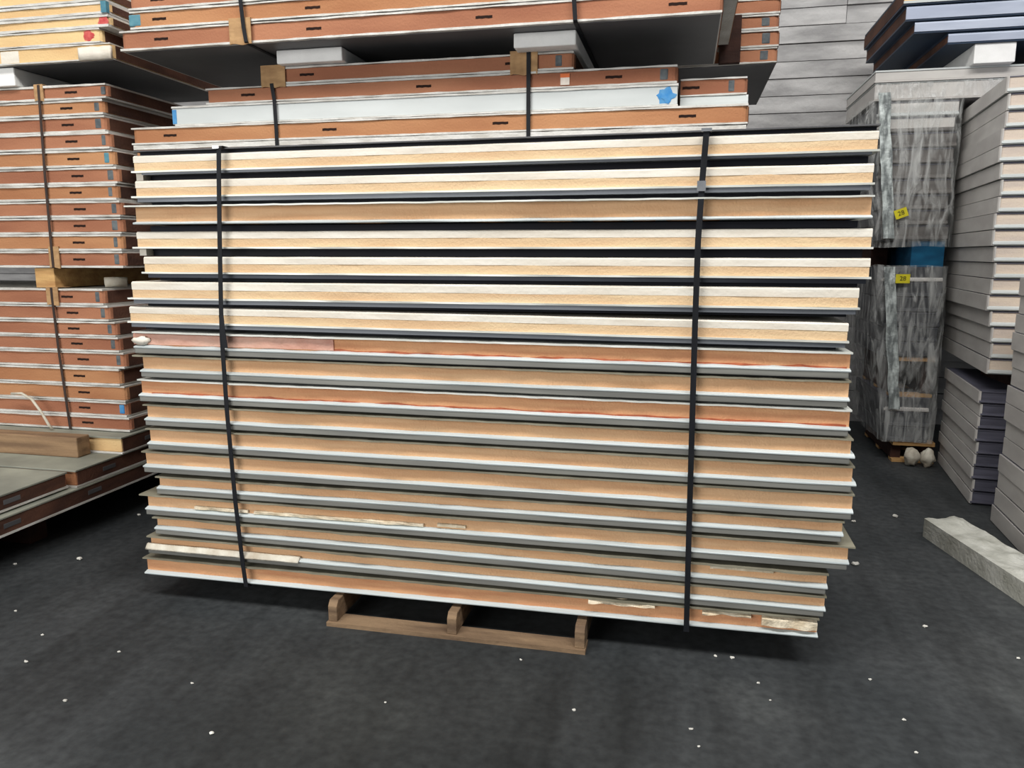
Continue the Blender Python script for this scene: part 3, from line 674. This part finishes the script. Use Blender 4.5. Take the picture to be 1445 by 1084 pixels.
# upper left bundle of yellow panels
G = 'yellow panels of the top left bundle'
DY = 3.84
dz = [2.594, 2.682, 2.760, 2.826, 2.892, 2.96]
de = [-3.075, -3.135, -3.075, -3.075, -3.085]
dl = ['bottom yellow foam panel of the top left bundle, film at its end', 'yellow foam panel with a red mark set in from its end, top left bundle',
      'yellow foam panel with a red mark at its very end, top left bundle', 'pale-skinned yellow panel with teal corner, top left bundle', 'uppermost visible yellow panel, top left bundle']
for i in range(5):
    t = brown_panel(dl[i], de[i], DY, dz[i], dz[i+1] - dz[i] - 0.0008, 2.6, 1.15, (), None, 'foam_yellow', G, 0.010 if i < 2 else 0.0145, False, i)
    h = dz[i+1] - dz[i]
    if i == 0:
        MB().box(-2.55, -0.01, 0.02, 1.13, -0.002, 0.002).build('bottom_sheet', M['skin_under'], t)
        MB().prism([(-0.016, 0.004), (0.004, 0.0), (0.004, h - 0.022), (-0.014, h - 0.02)], -0.20, 0.0, 20, lambda x, b: (0.010 * noise.noise(Vector((x * 22, b, 1))), 0.006 * noise.noise(Vector((x * 18, b, 5))))).build('film_flap', M['pale_strip'], t, smooth=True)
        MB().box(-0.72, -0.60, -0.0015, 0.01, 0.012, h - 0.014).build('pale_label', M['pale_strip'], t)
    if i in (1, 2):
        off = 0.045 if i == 1 else 0.006
        MB().lump((-off - 0.032, 0.0, h / 2), (0.034, 0.003, h * 0.36), i + 0.4, 14, 8, 0.5).build('red_mark', M['red_paint'], t)
    if i == 3:
        MB().box(-0.035, -0.002, -0.0155, 0.01, 0.004, h - 0.004).build('teal_mark', M['teal_paint'], t)
t = thing('foam_block', 'white foam block under the yellow top left bundle', 'foam block', (-3.95, 3.865, ZT1 + 0.001))
MB().box(0, 0.205, 0, 0.9, 0, 2.591 - ZT1 - 0.001).build('block', M['block_white'], t, bevel=0.006)
t = thing('foam_block', 'second white foam block far left under the yellow bundle', 'foam block', (-5.4, 3.865, ZT1 + 0.001))
MB().box(0, 0.2, 0, 0.9, 0, 2.591 - ZT1 - 0.001).build('block', M['block_white'], t, bevel=0.006)

# ------------------------------------------------------------------ right side: stacks of pale panels
def pale_panel(label, x0, y0, z, h, L, D, group, core='foam_beige', skin='white_sheet', dx=0.0, rot=(0, 0, 0), side='grey_side'):
    t = thing('insulated_panel', label, 'panel', (x0 + dx, y0, z), group, rot)
    key = (h, L, D, core, skin, side)
    add('foam_core', cached(('pc',) + key, lambda: MB().box(0.004, L, 0.006, D, h * 0.30, h - 0.004).mesh('foam_core', M[core])), t)
    add('bottom_skin', cached(('pb',) + key, lambda: MB().prism([(-0.010, 0.012), (0.0, 0.004), (D, 0.0), (D, h * 0.30), (0.008, h * 0.34), (-0.008, h * 0.24)], 0.004, L, 2).mesh('bottom_skin', M[skin])), t)
    add('side_facing', cached(('ps',) + key, lambda: MB().poly([(0, 0.006), (0.006, -0.004), (0.012, -0.004), (0.012, D), (0, D)], 0.004, h - 0.001).mesh('side_facing', M[side])), t)
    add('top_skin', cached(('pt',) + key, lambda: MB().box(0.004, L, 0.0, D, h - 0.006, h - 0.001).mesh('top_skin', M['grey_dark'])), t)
    return t

G = 'panels of the tall pale stack on the right'
RH = math.radians(-6.5)
nH = 18; hz0, hz1 = 0.825, 2.557
hh = (hz1 - hz0) / nH
for i in range(nH):
    k = nH - 1 - i
    pale_panel(f'pale grey-sided panel, {nth(i, nH)} of the tall right stack', 1.80, 5.15, hz0 + k * hh, hh - 0.0005, 1.3, 1.62, G,
               dx=0.012 * math.sin(k * 1.3) - 0.03 * (k / nH) + (0.02 if k < 4 else 0), rot=(0, 0, RH))
G = 'panels of the low stack under the tall right stack'
nl = 9; hl = 0.72 / nl
for i in range(nl):
    k = nl - 1 - i
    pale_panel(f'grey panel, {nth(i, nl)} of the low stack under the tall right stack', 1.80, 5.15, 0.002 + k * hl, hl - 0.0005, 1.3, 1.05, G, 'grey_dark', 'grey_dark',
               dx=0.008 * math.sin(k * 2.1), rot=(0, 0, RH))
t = thing('timber_spacer', 'timber spacer in the dark gap of the tall right stack', 'timber', (2.05, 5.25, 0.7225))
for xx in (0.0, 0.7):
    MB().box(xx, xx + 0.1, 0, 0.65, 0, 0.1015).build('beam', M['wood_dark'], t)
G = 'panels of the near right stack'
nN = 14; hn = 1.42 / nN
for i in range(nN):
    k = nN - 1 - i
    pale_panel(f'pale panel side, {nth(i, nN)} of the near stack at the right edge', 1.775, 4.02, 0.002 + k * hn, hn - 0.0005, 1.2, 0.82, G, rot=(0, 0, math.radians(-4)), dx=0.01 * math.sin(k * 1.7) - (0.02 if k < 2 else 0))

# wrapped bundles behind
def wrap_lean(z): return 1.50 - 0.105 * (z - 0.41)
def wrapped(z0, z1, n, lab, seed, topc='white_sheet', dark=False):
    g = 'film_dark_and_shade' if dark else 'film_grey'
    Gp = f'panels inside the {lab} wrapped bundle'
    h = (z1 - z0) / n
    for i in range(n):
        k = n - 1 - i
        z = z0 + k * h
        pale_panel(f'grey panel, {nth(i, n)} inside the {lab} film-wrapped bundle', wrap_lean(z), 6.12, z, h - 0.0005, round(1.815 - wrap_lean(z), 4), 0.95, Gp,
                   'grey_side' if i < 2 and not dark else g, (topc if not dark else 'grey_side') if i == 0 else g, dx=0.012 * math.sin(k * 2.3 + seed), side='film_dark_and_shade')  # left sides darkened in colour for the shade there
def film(z0, z1, lab, seed, flare=0.0):
    m = MB(); nz = 26; per = []
    D0, D1 = 6.085, 7.10
    def outline(z):
        x0 = wrap_lean(z) - 0.03; x1 = 1.838
        pts = []
        for a in range(14): pts.append((x0, D1 - (D1 - D0) * a / 14, -1, 0))
        for a in range(22): pts.append((x0 + (x1 - x0) * a / 22, D0, 0, -1))
        for a in range(8): pts.append((x1, D0 + (D1 - D0) * a / 8, 1, 0))
        for a in range(10): pts.append((x1 - (x1 - x0) * a / 10, D1, 0, 1))
        return pts
    k = 54
    for a in range(nz + 1):
        z = z0 + (z1 - z0) * a / nz
        for b, (x, y, nx, ny) in enumerate(outline(z)):
            q = noise.noise(Vector((x * 9, y * 9, z * 2.2 + seed))) + 0.6 * noise.noise(Vector((x * 22, y * 22, z * 7 + seed)))
            d = 0.016 * q + 0.006
            if nx == -1: d += flare * (0.5 - 0.5 * math.cos(a / nz * math.pi * 2)) * (1 - abs(y - 6.6) * 0.6) + flare * max(0, 0.7 - a / nz) * 0.4
            m.v.append((x + nx * d, y + ny * d, z + (0.012 * noise.noise(Vector((x * 6, y * 6, seed))) if a in (0, nz) else 0)))
    for a in range(nz):
        for b in range(k):
            m.f.append((a * k + b, a * k + (b + 1) % k, (a + 1) * k + (b + 1) % k, (a + 1) * k + b))
    return m
wrapped(1.645, 2.605, 9, 'upper', 1.0)
fo = tag(film(1.60, 2.612, 'upper', 3.0, 0.05).build('stretch_film', M['film'], smooth=True), 'crinkled clear film round the upper wrapped bundle, yellow sticker', 'plastic wrap')
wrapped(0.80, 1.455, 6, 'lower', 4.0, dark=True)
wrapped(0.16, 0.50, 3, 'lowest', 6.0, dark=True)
fo2 = tag(film(0.168, 1.47, 'lower', 8.0, 0.06).build('stretch_film', M['film'], smooth=True), 'crinkled clear film round the lower wrapped bundle, yellow sticker', 'plastic wrap')
for z0, z1, lab in ((0.501, 0.799, 'upper'), (0.0, 0.159, 'bottom')):
    t = thing('timber_rest', f'{lab} timber rest inside the lower wrapped bundle', 'timber', (wrap_lean(z0) + 0.04, 6.13, z0))
    hh_ = z1 - z0
    for xx in (0.0, 0.22):
        MB().box(xx, xx + 0.07, 0.05, 0.88, 0.022, hh_ - 0.03).build('stringer', M['wood_dark'], t)
    for yy in (0.0, 0.4, 0.8):
        MB().box(0.0, 0.29, yy, yy + 0.10, 0.0, 0.022).build('board', M['wood_y'], t)
        MB().box(0.0, 0.29, yy, yy + 0.10, hh_ - 0.03, hh_).build('board', M['wood_y'], t)
t = thing('foam_spacer', 'blue foam spacer between the two wrapped bundles', 'foam block', (1.60, 6.14, 1.4555))
MB().box(0, 0.22, 0, 0.8, 0, 0.1885).build('block', M['blue_foam'], t, bevel=0.006)
t = thing('timber_spacer', 'dark timber in the gap between the two wrapped bundles', 'timber', (1.42, 6.55, 1.4555))
MB().box(0, 0.12, 0, 0.4, 0, 0.1885).build('beam', M['wood_dark'], t, bevel=0.006)
for k, (xx, zz, lab) in enumerate(((1.69, 0.10, 'left'), (1.80, 0.12, 'right'))):
    tag(MB().lump((xx, 6.03, 0.066), (0.05, 0.045, 0.066), k + 3.0, 14, 9, 0.5).build('film_bundle', M['pipe'], smooth=True), f'{lab} one of two white film lumps at the foot of the wrapped bundle', 'plastic lump')

t = thing('insulated_panel', 'film-covered wide slab directly on the upper wrapped bundle', 'panel', (1.268, 6.115, 2.6145))
MB().box(0.0, 1.9, 0.0, 1.0, 0.008, 0.112).build('foam_core', M['grey_side'], t, bevel=0.004)
MB().box(-0.003, 1.9, -0.004, 1.0, 0.112, 0.121).build('top_skin', M['white_sheet'], t)
MB().box(-0.003, 1.9, -0.004, 1.0, 0.0, 0.008).build('bottom_skin', M['grey_side'], t)
m = MB(); nx_, nz_ = 40, 8
for a in range(nx_ + 1):
    for b in range(nz_ + 1):
        x = -0.01 + 1.2 * a / nx_; z = 0.008 + 0.108 * b / nz_
        m.v.append((x, -0.014 + 0.012 * noise.noise(Vector((x * 12, z * 9, 2))) - (0.02 * (1 - b / nz_)), z ))
for a in range(nx_):
    for b in range(nz_):
        q = a * (nz_ + 1) + b; m.f.append((q, q + nz_ + 1, q + nz_ + 2, q + 1))
m.build('film_skirt', M['film'], t, smooth=True)
t = thing('insulated_panel', 'pale grey slab on top of the wrapped bundle, under a white block', 'panel', (1.262, 6.10, 2.7365))
MB().box(0.0, 1.9, 0.0, 1.0, 0.010, 0.068).build('foam_core', M['grey_side'], t, bevel=0.004)
MB().box(-0.004, 1.9, -0.006, 1.0, 0.068, 0.079).build('top_skin', M['white_sheet'], t)
MB().box(-0.004, 1.9, -0.004, 1.0, 0.0, 0.010).build('bottom_skin', M['grey_side'], t)
for par, za, zb, sd in ((fo, 1.66, 2.66, 1.0), (fo2, 0.42, 1.46, 5.0)):
    m = MB(); nz = 40; nw = 6
    for a in range(nz + 1):
        z = za + (zb - za) * a / nz
        for b in range(nw + 1):
            x = wrap_lean(z) + 0.015 + 0.075 * b / nw
            m.v.append((x + 0.008 * noise.noise(Vector((z * 6, b * 0.3, sd))), 6.052 + 0.018 * noise.noise(Vector((b * 0.9, z * 9, sd))), z))
    for a in range(nz):
        for b in range(nw):
            q = a * (nw + 1) + b; m.f.append((q, q + 1, q + nw + 2, q + nw + 1))
    m.build('film_fold', M['film_fold'], par, smooth=True)
m = MB(); n1, n2 = 18, 12
for a in range(n1 + 1):
    u = a / n1
    for b in range(n2 + 1):
        v = b / n2
        A = Vector((1.262, 6.08, 2.60)); B = Vector((1.03, 6.45, 2.22)); Cc = Vector((1.30, 6.09, 2.22))
        p = A.lerp(B, u).lerp(A.lerp(Cc, u), v)
        m.v.append((p.x, p.y + 0.03 * noise.noise(Vector((u * 5, v * 7, 1))), p.z + 0.01 * noise.noise(Vector((u * 9, v * 9, 4)))))
for a in range(n1):
    for b in range(n2):
        q = a * (n2 + 1) + b; m.f.append((q, q + 1, q + n2 + 2, q + n2 + 1))
m.build('film_flap', M['film'], fo, smooth=True)

def text_mesh(txt, size, m):
    cu = bpy.data.curves.new('sticker_text', 'FONT'); cu.body = txt; cu.size = size; cu.extrude = 0.0006
    cu.align_x = 'CENTER'; cu.align_y = 'CENTER'
    o = bpy.data.objects.new('tmp', cu); COL.objects.link(o)
    bpy.context.view_layer.update()
    me = bpy.data.meshes.new_from_object(o.evaluated_get(bpy.context.evaluated_depsgraph_get()))
    bpy.data.objects.remove(o, do_unlink=True); bpy.data.curves.remove(cu)
    me.materials.clear(); me.materials.append(m)
    return me
tm = text_mesh('28', 0.044, M['ink'])
for par, x, z, r, w in ((fo, 1.488, 1.835, 0.35, 0.085), (fo2, 1.535, 1.375, 0.0, 0.095)):
    c = MB().box(-w / 2, w / 2, -0.002, 0.002, -0.032, 0.032).build('sticker', M['yellow'], par, (x, 6.048, z)); c.rotation_euler = (0, -r, 0)
    d = add('sticker_number', tm, c, (0, -0.003, 0)); d.rotation_euler = (math.pi / 2, 0, 0)

# blue-grey boards on top of the wrapped bundle
G = 'blue-grey panels stacked high at the right'
gb = [(1.680, 2.956, 3.012, 'lowest blue-grey panel high at the right, on a white block'), (1.466, 3.036, 3.097, 'middle blue-grey panel high at the right'),
      (1.406, 3.118, 3.200, 'upper blue-grey panel high at the right'), (1.385, 3.222, 3.32, 'tan-fronted top panel high at the right')]
for i, (x0, z0, z1, lab) in enumerate(gb):
    t = thing('insulated_panel', lab, 'panel', (x0, 6.0, z0 - 0.012), G)
    h = z1 - z0
    MB().box(0.003, 1.6, 0.010, 1.2, 0.012, 0.012 + h - 0.006).build('foam_core', M['shaded_foam_end'] if i < 3 else M['foam_yellow'], t)
    if i < 3:
        MB().prism([(0.0, 0.012), (0.012, 0.012), (0.012, 0.008 + h), (0.003, 0.010 + h), (0, h)], 0.0, 1.6, 2).build('front_facing', M['blue_skin'], t)
    else:
        MB().box(0.0, 1.6, -0.004, 0.02, 0.010, 0.026).build('front_lip', M['white_sheet'], t)
        MB().box(-0.002, 0.004, 0.012, 1.2, 0.012, h).build('shaded_end_plate', M['shaded_foam_end'], t)
    MB().box(0.0, 1.6, 0.004, 1.2, 0.0, 0.012).build('bottom_skin', M['navy_skin'], t)
    MB().box(0.0, 1.6, 0.02, 1.2, h + 0.006, (gb[i + 1][1] - z0 - 0.0005) if i < 3 else h + 0.02).build('top_skin', M['navy_skin'], t)
t = thing('foam_block', 'white foam block under the blue-grey panels at the right', 'foam block', (1.854, 6.02, 2.816))
MB().box(0, 0.252, 0, 0.9, 0, 2.9435 - 2.816).build('block', M['block_white'], t, bevel=0.005)

# foam beam on the floor
t = thing('foam_beam', 'rough grey beam lying on the floor in front of the right stacks', 'beam', (1.349, 4.477, 0), rot=(0, 0, math.radians(-77.7)))
m = MB(); nx, ny = 46, 10; Lb, Wb, Hb = 1.9, 0.235, 0.105
for a in range(nx + 1):
    for b in range(ny + 1):
        x = Lb * a / nx; y = Wb * b / ny
        edge = min(b, ny - b, 2) / 2
        z = Hb + 0.022 * edge * (noise.noise(Vector((x * 7, y * 9, 0))) + 0.6 * noise.noise(Vector((x * 18, y * 18, 3)))) - (0.02 if b == ny else 0)
        m.v.append((x, y, z))
for a in range(nx):
    for b in range(ny):
        q = a * (ny + 1) + b
        m.f.append((q, q + ny + 1, q + ny + 2, q + 1))
i0 = len(m.v)
m.v += [(0, 0, 0), (Lb, 0, 0), (Lb, Wb, 0), (0, Wb, 0)]
low = [a * (ny + 1) for a in range(nx + 1)]; hi = [a * (ny + 1) + ny for a in range(nx + 1)]
m.f.append(tuple([i0, i0 + 1] + low[::-1])); m.f.append(tuple([i0 + 2, i0 + 3] + hi))
m.f.append(tuple([i0 + 3, i0] + list(range(0, ny + 1)))); e0 = nx * (ny + 1)
m.f.append(tuple([i0 + 1, i0 + 2] + list(range(e0, e0 + ny + 1))[::-1])); m.f.append((i0 + 3, i0 + 2, i0 + 1, i0))
m.build('beam_body', M['concrete'], t)

# chips of white foam on the floor
chips = [(-2.979, 3.177, .017), (-2.527, 2.462, .007), (-2.418, 2.269, .009), (-2.068, 2.079, .009), (-2.122, 2.411, .008), (-1.703, 2.275, .006), (-1.455, 2.024, .009),
         (0.897, 3.962, .020), (1.282, 4.785, .018), (1.024, 4.64, .013), (-0.563, 2.696, .006), (-0.316, 2.411, .007), (0.174, 2.887, .008), (0.236, 2.889, .009),
         (0.319, 2.724, .007), (0.076, 2.387, .007), (0.724, 2.838, .007), (0.778, 2.595, .007), (0.768, 2.417, .006), (1.044, 3.328, .010), (-3.143, 3.83, .013),
         (-0.967, 2.314, .005), (-2.816, 2.619, .007), (1.32, 3.124, .007), (-3.25, 3.05, .010), (0.10, 2.30, .005), (0.35, 2.62, .004)]
own = {0: 'largest white chip on the floor left of the front stack', 7: 'white chip on the floor between the front stack and the grey beam',
       8: 'white chip on the floor just beyond the end of the grey beam', 9: 'white chip on the floor behind the right end of the front stack',
       20: 'white chip in the shadow beside the left pile', 10: 'white chip on the floor in front of the pallet'}
for k, (x, y, r) in enumerate(chips):
    tag(MB().lump((0, 0, r * 0.45), (r, r * 0.7, r * 0.5), k * 1.9, 7, 4, 0.6).build('foam_chip', M['chip'], None, (x, y, 0)),
        own.get(k, 'tiny white foam chip lying loose on the dark floor'), 'debris', 'white chips scattered on the floor')
